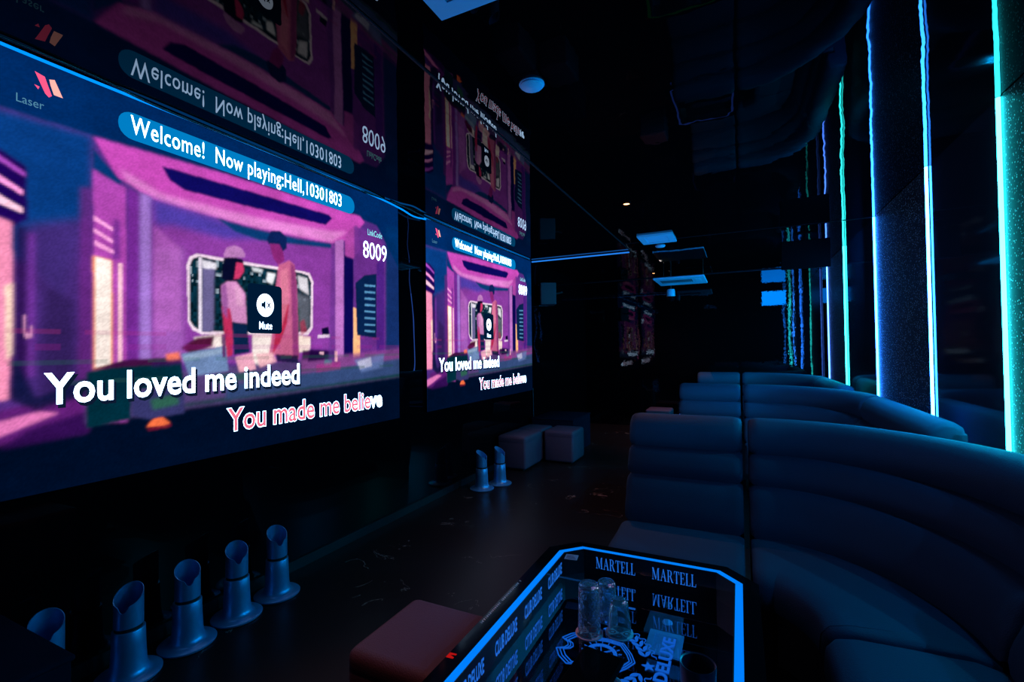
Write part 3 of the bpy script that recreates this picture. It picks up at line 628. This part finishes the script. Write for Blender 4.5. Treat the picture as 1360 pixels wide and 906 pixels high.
# clockwise crease line of the nearest booth (seat meets back); outward normal is to the left of travel
STRAIGHT = [(-.585, 2.61), (-.4, 2.61), (-.2, 2.61), (.006, 2.61)]
CORNER = [(.034, 2.61), (.09, 2.61)]+bez((.14, 2.61), (.39, 2.61), (.67, 2.27), (.67, 1.93), 14)[0:]+[(.67, 1.875)]
RUN = [(.67, 1.852), (.67, 1.5), (.67, 1.1), (.67, .8), (.67, .47)]
SEAT = [(-.43, .225), (-.445, .26), (-.44, .32), (-.415, .352), (-.36, .366), (-.2, .374), (-.04, .368), (.03, .35), (.03, .225)]
SEAT_C = SEAT
def top_roll():
    return [(.165, .735), (.150, .77), (.150, .82), (.168, .868), (.200, .900), (.240, .914), (.285, .910), (.318, .885), (.328, .84), (.325, .745), (.27, .733)]
def sofa_section(name, path, label, seat_path=None, loc=(0, 0, 0)):
    t = thing(name, label, 'sofa', loc, group='upholstered sofa sections of the booths')
    sweep('base', path, [(-.40, .0), (-.40, .222), (.29, .222), (.29, 0)], M['sofa_base'], t, .0, (.002, .004, .006))
    sweep('back_panel', path, [(.20, .224), (.20, .70), (.27, .86), (.322, .86), (.322, .224)], M['sofa'], t, .006)
    sweep('seat_cushion', seat_path or path, SEAT, M['sofa'], t)
    sweep('back_cushion', path, pillow(.005, .352, .100, .592, .030, .15), M['sofa'], t, .03)
    sweep('back_cushion', path, pillow(.098, .588, .165, .740, .030, .13), M['sofa'], t, .03)
    sweep('back_cushion', path, top_roll(), M['sofa'], t, .03)
    return t
a = sofa_section('sofa_section', STRAIGHT, 'straight sofa section of the nearest booth, directly behind the lit table')
c = sofa_section('corner_sofa_section', CORNER, 'curved corner sofa section of the nearest booth, right of the lit table')
r = sofa_section('sofa_section', RUN, 'straight sofa section along the right wall, seat cut by the bottom edge')
ROWS = [(2.55, 'middle'), (5.00, 'farthest')]
for dy, w in ROWS:
    dup(a, (0, dy, 0), label='straight left-hand sofa section of the %s booth row' % w)
    dup(c, (0, dy, 0), label='curved corner sofa section of the %s booth row' % w)
    dup(r, (0, dy, 0), label='sofa section along the right wall in the %s booth row' % w if w == 'farthest' else 'sofa section along the right wall of the middle row, its teal-lit end showing')

# ------------------------------------------------------------------ tables
def octagon(x0, x1, y0, y1, c):
    return [(x0+c, y0), (x1-c, y0), (x1, y0+c), (x1, y1-c), (x1-c, y1), (x0+c, y1), (x0, y1-c), (x0, y0+c)]
def ring_prism(bm, A, B, z0, z1):
    k = len(A)
    v = [[bm.verts.new((*p, z)) for p in Q] for Q in (A, B) for z in (z0, z1)]   # A lo, A hi, B lo, B hi
    for i in range(k):
        j = (i+1) % k
        bm.faces.new((v[1][i], v[1][j], v[3][j], v[3][i])); bm.faces.new((v[0][j], v[0][i], v[2][i], v[2][j]))
        bm.faces.new((v[0][i], v[0][j], v[1][j], v[1][i])); bm.faces.new((v[2][j], v[2][i], v[3][i], v[3][j]))
TX0, TX1, TY0, TY1, TZ = -.706, -.004, .86, 1.985, .44       # outer edge of the light loop
CH = .078
# upright serif capitals drawn as strokes in a unit box
def serif(ch):
    s = .10; h = .035
    R = lambda x0, x1, y0, y1: [(x0, y0), (x1, y0), (x1, y1), (x0, y1)]
    if ch == 'L': return .62, [R(.08, .08+.14, 0, 1), R(0, .32, 0, h), R(0, .32, 1-h, 1), R(.1, .58, 0, h), [(.5, 0), (.6, 0), (.62, .26), (.59, .26), (.56, .12)]]
    if ch == 'E': return .66, [R(.08, .22, 0, 1), R(0, .6, 0, h), R(0, .58, 1-h, 1), R(.2, .45, .49, .53), [(.52, 0), (.62, 0), (.64, .24), (.61, .24)], [(.5, 1), (.6, 1), (.61, .78), (.58, .78)], R(.43, .46, .4, .62)]
    if ch == 'T': return .72, [R(.29, .43, 0, 1), R(.2, .52, 0, h), R(.03, .69, 1-h, 1), [(0, .74), (.03, .74), (.10, 1), (.02, 1)], [(.69, .74), (.72, .74), (.7, 1), (.62, 1)]]
    if ch == 'A': return .86, [[(.38, 1), (.48, 1), (.80, 0), (.64, 0)], [(.40, .95), (.44, .88), (.13, 0), (.07, 0)], R(0, .26, 0, h), R(.54, .86, 0, h), R(.2, .64, .33, .37)]
    if ch == 'M': return 1.05, [R(.10, .14, 0, 1), R(0, .26, 0, h), R(.80, .94, 0, 1), R(.72, 1.05, 0, h), [(.03, 1), (.24, 1), (.56, .08), (.50, 0)], [(.80, 1), (.84, 1), (.56, .08), (.50, .02)], R(.8, 1.03, 1-h, 1)]
    if ch == 'R': return .82, [R(.08, .22, 0, 1), R(0, .32, 0, h), R(0, .4, 1-h, 1), R(.2, .4, .47, .51), [(.36, 1), (.54, .95), (.62, .82), (.62, .68), (.54, .54), (.36, .47), (.36, .51), (.45, .57), (.48, .68), (.48, .82), (.45, .92), (.36, .965)], [(.36, .5), (.48, .5), (.76, .03), (.64, 0), (.58, .06)], R(.64, .84, 0, h)]
def serif_word(name, word, f, x0, x1, y0, y1, mat, par):
    bm = bmesh.new(); x = 0; items = []
    for ch in word:
        w, polys = serif(ch); items.append((x, polys)); x += w+.10
    tot = x-.10
    for i, (ox, polys) in enumerate(items):
        for q in polys:
            prism(bm, [(x0+(ox+a_)/tot*(x1-x0), y0+b_*(y1-y0)) for a_, b_ in q], f, .0008)
    return done(name, bm, mat, par)
def leaf(cx, cy, ang, L, w):
    P = []
    for k in range(7):
        u = k/6; P.append((u*L, w*math.sin(PI*u)))
    for k in range(5, 0, -1):
        u = k/6; P.append((u*L, -w*math.sin(PI*u)*.6))
    ca_, sa = math.cos(ang), math.sin(ang)
    return [(cx+x*ca_-y*sa, cy+x*sa+y*ca_) for x, y in P]
def star(cx, cy, r_):
    return [(cx+(r_ if k % 2 == 0 else r_*.42)*math.cos(PI/2+k*PI/5), cy+(r_ if k % 2 == 0 else r_*.42)*math.sin(PI/2+k*PI/5)) for k in range(10)]
def outline(bm, P, w, f, closed=True):
    k = len(P)
    for i in range(k if closed else k-1):
        (xa, ya), (xb, yb) = P[i], P[(i+1) % k]
        L = math.hypot(xb-xa, yb-ya)
        if L < 1e-6: continue
        nx_, ny_ = -(yb-ya)/L*w/2, (xb-xa)/L*w/2
        prism(bm, [(xa+nx_, ya+ny_), (xa-nx_, ya-ny_), (xb-nx_, yb-ny_), (xb+nx_, yb+ny_)], f, .0005)

def table(led, label, detail=True, loc=(0, 0, 0), up_col=(0, .42, 1)):
    t = thing('light_table', label, 'table', loc, group='black tables with a light loop in the top')
    outer = octagon(TX0-.052, TX1+.052, TY0-.052, TY1+.045, CH+.028)
    lo_ = octagon(TX0, TX1, TY0, TY1, CH); li = octagon(TX0+.024, TX1-.024, TY0+.024, TY1-.022, CH-.012)
    li2 = octagon(TX0+.027, TX1-.027, TY0+.027, TY1-.025, CH-.0135)
    bm = bmesh.new(); ring_prism(bm, outer, lo_, TZ-.035, TZ); done('rim', bm, M['black_gloss'], t)
    bm = bmesh.new(); ring_prism(bm, lo_, li, TZ-.0005, TZ+.0005); done('light_loop', bm, M[led], t)
    bm = bmesh.new(); ring_prism(bm, li, li2, .335, TZ+.0008); done('inner_wall', bm, M['soft_black'], t)
    bm = bmesh.new(); vs = [bm.verts.new((*p, TZ-.0006)) for p in li2]; bm.faces.new(vs); done('half_mirror_top', bm, M['half_mirror'], t)
    bm = bmesh.new(); box(bm, TX0+.0, TX1-.0, TY0+.0, TY1-.0, .335, .342); done('mirror_bottom', bm, M['mirror'], t)
    bm = bmesh.new(); box(bm, TX0+.09, TX1-.09, TY0+.12, TY1-.12, .03, .334, .01); box(bm, TX0+.05, TX1-.05, TY0+.08, TY1-.08, 0, .03, .004); done('pedestal', bm, M['soft_black'], t)
    up_ = bpy.data.lights.new('added_table_uplight', 'SPOT'); up_.energy = TABLE_UP; up_.color = up_col; up_.spot_size = 2.7; up_.spot_blend = .6; up_.shadow_soft_size = 0  # added fill spot aimed up, apart from the loop's own glow
    uo = bpy.data.objects.new('added_table_uplight', up_); COL.objects.link(uo); uo.parent = t; uo.location = ((TX0+TX1)/2, TY1-.1, TZ+.02); uo.rotation_euler = (PI, 0, 0)
    if not detail: return t
    yw = TY1-.0255
    for x0, x1 in ((-.562, -.399), (-.332, -.167)):
        serif_word('lettering', 'MARTELL', lambda a_, b_, h: (a_, yw-.001-h, b_), x0, x1, .371, .418, M['table_text'], t)
    xw = TX0+.0275
    for y0 in (.82+.22, 1.264, 1.481, 1.700):
        text('lettering', 'CLUB DELUXE', lambda a_, b_, h: (xw+.001+h, a_, b_), y0, y0+.155, .372, .418, M['table_text'], t, .03)
    zb = .343
    F = lambda a_, b_, h: (a_, b_, zb+h)
    text('lettering', 'CLUB DELUXE', lambda a_, b_, h: (-b_, a_, zb+.0006), 1.235, 1.632, .203, .243, M['table_motif'], t, .03)
    bm = bmesh.new(); cx, cy = -.408, 1.462
    E = lambda ex, ey: (cx-ey, cy+ex)                          # the motif is read from the aisle side
    half = [(0, -.105), (.035, -.088), (.078, -.055), (.082, -.005), (.074, .045), (.088, .085), (.062, .118), (.030, .138), (.016, .115), (0, .108)]
    sh = half+[(-x, y) for x, y in half[-2:0:-1]]
    for k in (1, .92, .84): outline(bm, [E(x*k, y*k) for x, y in sh], .0028, F)
    ci = [(math.cos(2*PI*k/40), math.sin(2*PI*k/40)) for k in range(40)]
    outline(bm, [(cx+x*.044, cy+y*.044) for x, y in ci], .012, F)
    for k in range(18):
        a_ = 2*PI*k/18; outline(bm, [(cx+.053*math.cos(a_), cy+.053*math.sin(a_)), (cx+.064*math.cos(a_), cy+.064*math.sin(a_))], .0018, F, False)
    for pts in ([(-.03, -.02), (.03, .03)], [(-.032, .02), (.032, -.018)], [(-.01, .036), (.012, -.036)]): outline(bm, [(cx+x, cy+y) for x, y in pts], .003, F, False)
    prism(bm, [(cx+x*.011, cy+y*.011) for x, y in ci[::2]], F, .0005)
    for s in (1, -1):
        for k in range(8):
            a_ = math.radians(17+k*9.5); bx, by = cx-.015+.150*math.cos(a_), cy+s*.150*math.sin(a_)
            for d in (.62, -.62):
                prism(bm, [(bx+x, by+s*y) for x, y in leaf(0, 0, a_+PI/2+d, .034, .0075)], F, .0005)
        edge = []
        for k in range(33):
            a_ = math.radians(14+k*2.5); r_ = .176+.006*(-1)**(k//2); edge.append((cx-.015+r_*math.cos(a_), cy+s*r_*math.sin(a_)))
        outline(bm, edge, .0018, F, False)
    P = star(0, 0, .021); prism(bm, [(cx+.145-y, cy+x) for x, y in P], F, .0005)
    done('motif', bm, M['table_motif'], t)
    # small print on the black rim
    bm = bmesh.new(); y = 1.285; random.seed(4)
    while y < 1.60:
        w = random.uniform(.004, .010)
        if random.random() > .16: box(bm, -.752, -.744, y, y+w*.55, TZ, TZ+.0006); box(bm, -.752, -.750+random.random()*.004, y, y+w, TZ, TZ+.0006)
        y += w+.003
    done('rim_print', bm, M['pale_print'], t)
    bm = bmesh.new(); prism(bm, [(-.757, 1.118), (-.735, 1.120), (-.735, 1.126), (-.752, 1.132), (-.735, 1.136), (-.735, 1.142), (-.757, 1.140)], lambda a_, b_, h: (a_, b_, TZ+h), .0006)
    done('rim_mark', bm, M['red_mark'], t)
    return t
table('led_blue', 'nearest black table with a blue light loop and lit lettering inside')
table('led_green', 'black table with a light loop hidden behind the nearest sofa back', False, (0, 2.65, 0), (.0, .42, 1))
table('led_violet', 'farthest black light-loop table, one lit corner showing left of the middle sofa', False, (0, 5.09, 0), (.0, .42, 1))

# ------------------------------------------------------------------ things on the nearest table
def tumbler(x, y, h, r0_, r1_, label, cut=True):
    """upside-down glass: mouth down"""
    mat = M['glass_cut'] if cut else M['glass']
    w = .0035; z0 = TZ+.004
    prof = [(r0_-w, 0), (r0_, 0), (r0_-.001, h*.3), (r1_+.001, h*.8), (r1_, h*.95), (r1_-.005, h), (.0001, h), (.0001, h-.014), (r1_-w-.004, h-.014), (r1_-w, h-.02), (r0_-w, .001)]
    bm = bmesh.new(); lathe(bm, prof, 28, cap=False); bmesh.ops.remove_doubles(bm, verts=bm.verts, dist=.00015)
    o = done('tumbler', bm, mat, None, True, 50); o.location = (x, y, z0)
    return tag(o, label, 'glass', 'upside-down tumblers on the table')
def coaster(x, y, r_, label, rz):
    t = thing('coaster', label, 'coaster', (x, y, TZ+.0002), rz, 'round coasters on the table')
    bm = bmesh.new(); lathe(bm, [(r_, 0), (r_, .0025)], 36); done('disc', bm, M['coaster_edge'], t)
    for q in range(4):
        bm = bmesh.new(); a0 = q*PI/2
        prism(bm, [(0, 0)]+[(r_*.93*math.cos(a0+k*PI/16), r_*.93*math.sin(a0+k*PI/16)) for k in range(9)], lambda a_, b_, h: (a_, b_, .0026+h), .0003)
        done('printed_quarter', bm, M['coaster_a'] if q % 2 else M['coaster_b'], t)
    bm = bmesh.new()
    for q in range(4):
        a0 = q*PI/2+PI/4; outline(bm, [(r_*.5*math.cos(a0)+r_*.2*math.cos(2*PI*k/8), r_*.5*math.sin(a0)+r_*.2*math.sin(2*PI*k/8)) for k in range(8)], r_*.08, lambda a_, b_, h: (a_, b_, .003+h))
    done('printed_rings', bm, M['coaster_red'], t)
coaster(-.424, 1.392, .041, 'round pink-edged coaster under the tall left tumbler', .5)
coaster(-.341, 1.430, .041, 'round pink-edged coaster under the short right tumbler', .9)
tumbler(-.424, 1.394, .145, .034, .030, 'tall cut-glass tumbler upside down on the left coaster')
tumbler(-.392, 1.480, .120, .033, .028, 'upside-down tumbler standing behind the other two')
tumbler(-.341, 1.432, .096, .034, .026, 'short clear tumbler upside down on the right coaster', False)
# black slab device
t = thing('tablet', 'black glossy tablet lying in front of the tumblers, cut by the bottom edge', 'tablet', (-.363, 1.218, TZ), math.radians(-6))
bm = bmesh.new(); box(bm, -.058, .058, -.085, .085, 0, .016, .004); done('body', bm, M['black_plastic'], t)
bm = bmesh.new(); box(bm, -.052, .052, -.076, .077, .016, .0166); done('glass_face', bm, M['black_gloss'], t)
coaster(-.318, 1.195, .041, 'pink-edged coaster mostly covered by the black tablet', .2)
# cup
t = thing('cup', 'dark round cup standing near the right edge of the lit table', 'cup', (-.105, 1.24, TZ))
bm = bmesh.new(); lathe(bm, [(.0005, 0), (.038, 0), (.040, .004), (.042, .088), (.0415, .09), (.038, .088), (.036, .008), (.0005, .006)], 36, cap=False)
done('shell', bm, pr('dark_blue_cup', (.012, .03, .06), .35), t, True, 40)
t = thing('card', 'small mauve printed card on the far left corner of the lit table', 'card', (-.638, 1.864, TZ+.0004), math.radians(8))
bm = bmesh.new(); box(bm, -.026, .026, -.024, .024, 0, .0012); done('paper', bm, M['card'], t)
bm = bmesh.new()
for k in range(3): box(bm, -.02, .02-.006*k, -.015+k*.011, -.010+k*.011, .0012, .0015)
done('printed_lines', bm, M['card_print'], t)

# ------------------------------------------------------------------ stools and low cabinets
def stool(x0, x1, y0, y1, label):
    t = thing('stool', label, 'stool', ((x0+x1)/2, (y0+y1)/2, 0), group='square upholstered stools')
    w, d = (x1-x0)/2, (y1-y0)/2
    bm = bmesh.new(); box(bm, -w+.001, w-.001, -d+.001, d-.001, .012, .34, .03, 4); done('body', bm, M['stool'], t, True, 50)
    bm = bmesh.new(); box(bm, -w, w, -d, d, .270, .365, .032, 5); done('seat_pad', bm, M['stool'], t, True, 50)
    for sx in (-1, 1):
        for sy in (-1, 1):
            bm = bmesh.new(); lathe(bm, [(.014, 0), (.014, .014)], 12, (sx*(w-.05), sy*(d-.05))); done('foot', bm, M['black_ring'], t)
    return t
stool(-1.135, -.775, 1.115, 1.475, 'square stool with warm reddish top beside the lit table')
stool(-2.40, -2.06, 4.57, 5.03, 'dark blue square stool against the wall below the far screen')
stool(-2.045, -1.69, 5.05, 5.48, 'square stool right of the one below the far screen')
stool(-2.40, -2.07, 5.06, 5.44, 'stool almost hidden behind the pair below the far screen')
stool(-1.30, -.93, 7.32, 7.70, 'distant stool, warm-lit top just showing over the nearest sofa back')
def cabinet(x0, x1, y0, y1, z1, label):
    t = thing('low_cabinet', label, 'cabinet', ((x0+x1)/2, (y0+y1)/2, 0), group='low black cabinets')
    w, d = (x1-x0)/2, (y1-y0)/2
    bm = bmesh.new(); box(bm, -w+.008, w-.008, -d+.008, d-.008, 0, z1-.018, .004); done('body', bm, M['cab'], t)
    bm = bmesh.new(); box(bm, -w, w, -d, d, z1-.018, z1, .008, 3); done('top', bm, M['cab'], t, True, 40)
    bm = bmesh.new(); box(bm, w-.008, w-.002, -d+.05, d-.05, .05, z1-.06, .002); done('front_panel', bm, M['cab'], t)
cabinet(-2.385, -1.755, -.05, .695, .43, 'low dark cabinet cut by the bottom left corner')
cabinet(-2.40, -1.83, 5.50, 6.24, .43, 'low dark cabinet behind the stools below the far screen')

# ------------------------------------------------------------------ metal stands
def stand():
    t = thing('metal_stand', '', 'stand', group='slant-topped metal tube stands on the floor')
    bm = bmesh.new(); lathe(bm, [(.0005, 0), (.108, 0), (.112, .003), (.113, .009), (.110, .012), (.084, .0145), (.071, .022), (.064, .036), (.060, .06), (.057, .12), (.055, .191), (.0535, .193), (.0005, .193)], 48, cap=False)
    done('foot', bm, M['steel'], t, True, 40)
    bm = bmesh.new(); lathe(bm, [(.0465, .191), (.0465, .208)], 40); done('joint_ring', bm, M['black_ring'], t, True, 40)
    # upper tube with a slanted mouth, low side towards +x, a small notch at the lowest point
    bm = bmesh.new(); seg = 56; r1, r2 = .0495, .0465
    def topz(a):
        z = .325-.032*math.cos(a)
        d = abs((a+PI) % (2*PI)-PI)
        if d < .36: z -= .022*(1-(d/.36)**2)**.6
        return z
    rings = [[], [], [], []]
    for i in range(seg):
        a = 2*PI*i/seg; c_, s_ = math.cos(a), math.sin(a)
        rings[0].append(bm.verts.new((r1*c_, r1*s_, .207))); rings[1].append(bm.verts.new((r1*c_, r1*s_, topz(a))))
        rings[2].append(bm.verts.new((r2*c_, r2*s_, topz(a)))); rings[3].append(bm.verts.new((r2*c_, r2*s_, .212)))
    for A, B in zip(rings, rings[1:]):
        for i in range(seg): bm.faces.new((A[i], A[(i+1) % seg], B[(i+1) % seg], B[i]))
    bm.faces.new(rings[3]); bm.faces.new(rings[0][::-1])
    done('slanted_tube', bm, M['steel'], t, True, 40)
    return t
st = stand()
SPOTS = [(-2.262, 1.748, 'slant-topped metal stand farthest back of the near row under the screen'),
         (-2.258, 1.520, 'slant-topped metal stand second from the back of the near row'),
         (-2.255, 1.287, 'slant-topped metal stand in the middle of the near row'),
         (-2.250, 1.058, 'slant-topped metal stand beside the low cabinet, base cut by the bottom edge'),
         (-2.296, .822, 'metal stand with only its slanted mouth showing above the low cabinet'),
         (-2.190, 3.860, 'left of the two small metal stands under the far screen'),
         (-2.112, 4.078, 'right of the two small metal stands, in front of the far stools')]
for i, (x, y, lb) in enumerate(SPOTS):
    if i == 0: st.location = (x, y, 0); st['label'] = lb
    else: dup(st, (x, y, 0), label=lb)
for o in COL.objects:
    if o.name.startswith('metal_stand'): o.rotation_euler = (0, 0, math.radians({0: -18, 1: -24, 2: -20, 3: -48, 4: -20, 5: 0, 6: 0}[[i for i, s in enumerate(SPOTS) if s[2] == o['label']][0]]))

# ------------------------------------------------------------------ ceiling fittings
def vent(cx, cy, w, d, label, rows=9):
    t = thing('ceiling_vent', label, 'vent', (cx, cy, ZC), group='square ceiling vents')
    bm = bmesh.new(); f = .062
    ring_prism(bm, [(-w/2, -d/2), (w/2, -d/2), (w/2, d/2), (-w/2, d/2)], [(-w/2+f, -d/2+f), (w/2-f, -d/2+f), (w/2-f, d/2-f), (-w/2+f, d/2-f)], -.018, 0)
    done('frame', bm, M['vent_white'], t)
    bm = bmesh.new(); box(bm, -w/2+f, w/2-f, -d/2+f, d/2-f, -.004, 0); done('backing', bm, M['vent_dark'], t)
    for k in range(rows):
        y = -d/2+f+(k+.5)*(d-2*f)/rows; q = .35*(d-2*f)/rows
        bm = bmesh.new(); vs = [(-w/2+f, y-q, -.006), (w/2-f, y-q, -.006), (w/2-f, y+q, -.015), (-w/2+f, y+q, -.015)]
        lo = [bm.verts.new(v) for v in vs]; hi = [bm.verts.new((v[0], v[1], v[2]+.002)) for v in vs]
        bm.faces.new(lo[::-1]); bm.faces.new(hi)
        for i in range(4): bm.faces.new((lo[i], lo[(i+1) % 4], hi[(i+1) % 4], hi[i]))
        done('slat', bm, M['vent_white'], t)
vent(-.712, 1.155, .37, .37, 'square slatted ceiling vent cut by the top edge')
vent(-.750, 5.092, .345, .40, 'square slatted ceiling vent far along the aisle beside the warm downlight')
def disc(x, y, label):
    t = thing('ceiling_disc', label, 'ceiling fitting', (x, y, ZC), group='round flat ceiling discs')
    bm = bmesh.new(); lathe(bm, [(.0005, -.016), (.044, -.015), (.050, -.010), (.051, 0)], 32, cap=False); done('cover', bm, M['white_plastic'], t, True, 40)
    bm = bmesh.new(); lathe(bm, [(.055, -.004), (.055, 0)], 32); done('mounting_ring', bm, M['white_plastic'], t)
disc(-.787, 1.865, 'round flat disc on the ceiling right of the mirrored far screen')
disc(-.778, 5.51, 'small round disc beyond the far ceiling vent')
def downlight(x, y, label, cone=44, k=1):
    t = thing('downlight', label, 'light', (x, y, ZC), group='warm ceiling downlights')
    bm = bmesh.new(); ring_prism(bm, [(.036*math.cos(2*PI*k/28), .036*math.sin(2*PI*k/28)) for k in range(28)], [(.026*math.cos(2*PI*k/28), .026*math.sin(2*PI*k/28)) for k in range(28)], -.010, 0)
    done('bezel', bm, M['black_plastic'], t)
    bm = bmesh.new(); lathe(bm, [(.026, -.005), (.026, 0)], 24); done('lamp_face', bm, M['warm'], t)
    ld = bpy.data.lights.new('downlight_light', 'SPOT'); ld.energy = WARM*k; ld.color = (1, .33, .2); ld.spot_size = math.radians(cone); ld.spot_blend = .7; ld.shadow_soft_size = .0
    lo = bpy.data.objects.new('downlight_light', ld); COL.objects.link(lo); lo.parent = t; lo.location = (0, 0, -.014)
downlight(-.782, 3.75, 'small warm glowing downlight in the black ceiling over the aisle', 92)
downlight(-1.0, 1.0, 'warm downlight in the ceiling above the nearest stool')
downlight(-1.16, 7.46, 'warm downlight in the ceiling over the farthest booth', 80, 1.6)

# hanging air conditioner panel and camera at the far end
t = thing('air_conditioner', 'wide pale slatted air unit hanging under the ceiling at the far end', 'air conditioner', (-.735, 7.18, 0))
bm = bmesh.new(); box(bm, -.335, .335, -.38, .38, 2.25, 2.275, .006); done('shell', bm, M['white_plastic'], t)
for k in range(16):
    bm = bmesh.new(); box(bm, -.26+k*.027, -.246+k*.027, -.20, .05, 2.242, 2.25, .002, 1); done('slat', bm, M['vent_dark'], t)
bm = bmesh.new(); box(bm, .20, .27, -.20, .05, 2.244, 2.25, .002, 1); done('control_panel', bm, M['white_plastic'], t)
for x in (-.28, .28):
    bm = bmesh.new(); tube(bm, [(x, .3, 2.27), (x, .3, ZC)], .006); done('hanger_rod', bm, M['black_ring'], t)
t = thing('security_camera', 'small pale dome camera hanging just below the hanging air unit', 'camera', (-.935, 7.66, 0))
bm = bmesh.new(); tube(bm, [(0, 0, 2.20), (0, 0, ZC)], .012); done('stem', bm, M['black_ring'], t)
bm = bmesh.new(); lathe(bm, [(.035, 2.205), (.055, 2.20), (.062, 2.17), (.062, 2.10), (.055, 2.09)], 24); done('housing', bm, M['white_plastic'], t, True, 40)
bm = bmesh.new(); lathe(bm, [(.056, 2.09), (.054, 2.05), (.038, 2.02), (.001, 2.005)], 24, cap=False); done('dome', bm, M['black_gloss'], t, True, 40)
bm = bmesh.new(); lathe(bm, [(.040, 2.075), (.046, 2.06), (.044, 2.046)], 24); done('lens_ring', bm, M['white_plastic'], t, True, 40)
# monitor hung from the ceiling, its lit face turned to the far end
t = thing('monitor', 'ceiling-hung monitor with black back, its blue face mirrored in the end wall', 'monitor', (.625, 5.60, 0))
bm = bmesh.new(); box(bm, -.215, .215, -.02, .012, 2.085, 2.375, .008); done('case', bm, M['black_plastic'], t)
bm = bmesh.new(); box(bm, -.205, .205, .012, .014, 2.095, 2.365); done('lit_face', bm, M['monitor'], t)
bm = bmesh.new(); tube(bm, [(0, -.01, 2.37), (0, -.01, ZC)], .014); box(bm, -.06, .06, -.04, .02, ZC-.01, ZC); done('bracket', bm, M['black_plastic'], t)
# wall speaker past the far screen
t = thing('wall_speaker', 'dark box loudspeaker on the wall just past the far screen', 'speaker', (-2.27, 5.82, 1.88), math.radians(-62))
bm = bmesh.new(); box(bm, -.115, .115, -.10, .10, 0, .285, .008); done('cabinet', bm, M['grey_metal'], t)
bm = bmesh.new(); box(bm, -.108, .108, -.108, -.10, .010, .275, .004); done('grille', bm, M['cab'], t)
bm = bmesh.new(); box(bm, -.124, -.115, -.106, .02, .0, .285, .002); done('side_trim', bm, M['white_plastic'], t)
bm = bmesh.new(); tube(bm, [(0, .09, .15), (0, .2, .17)], .014); done('bracket', bm, M['black_ring'], t)
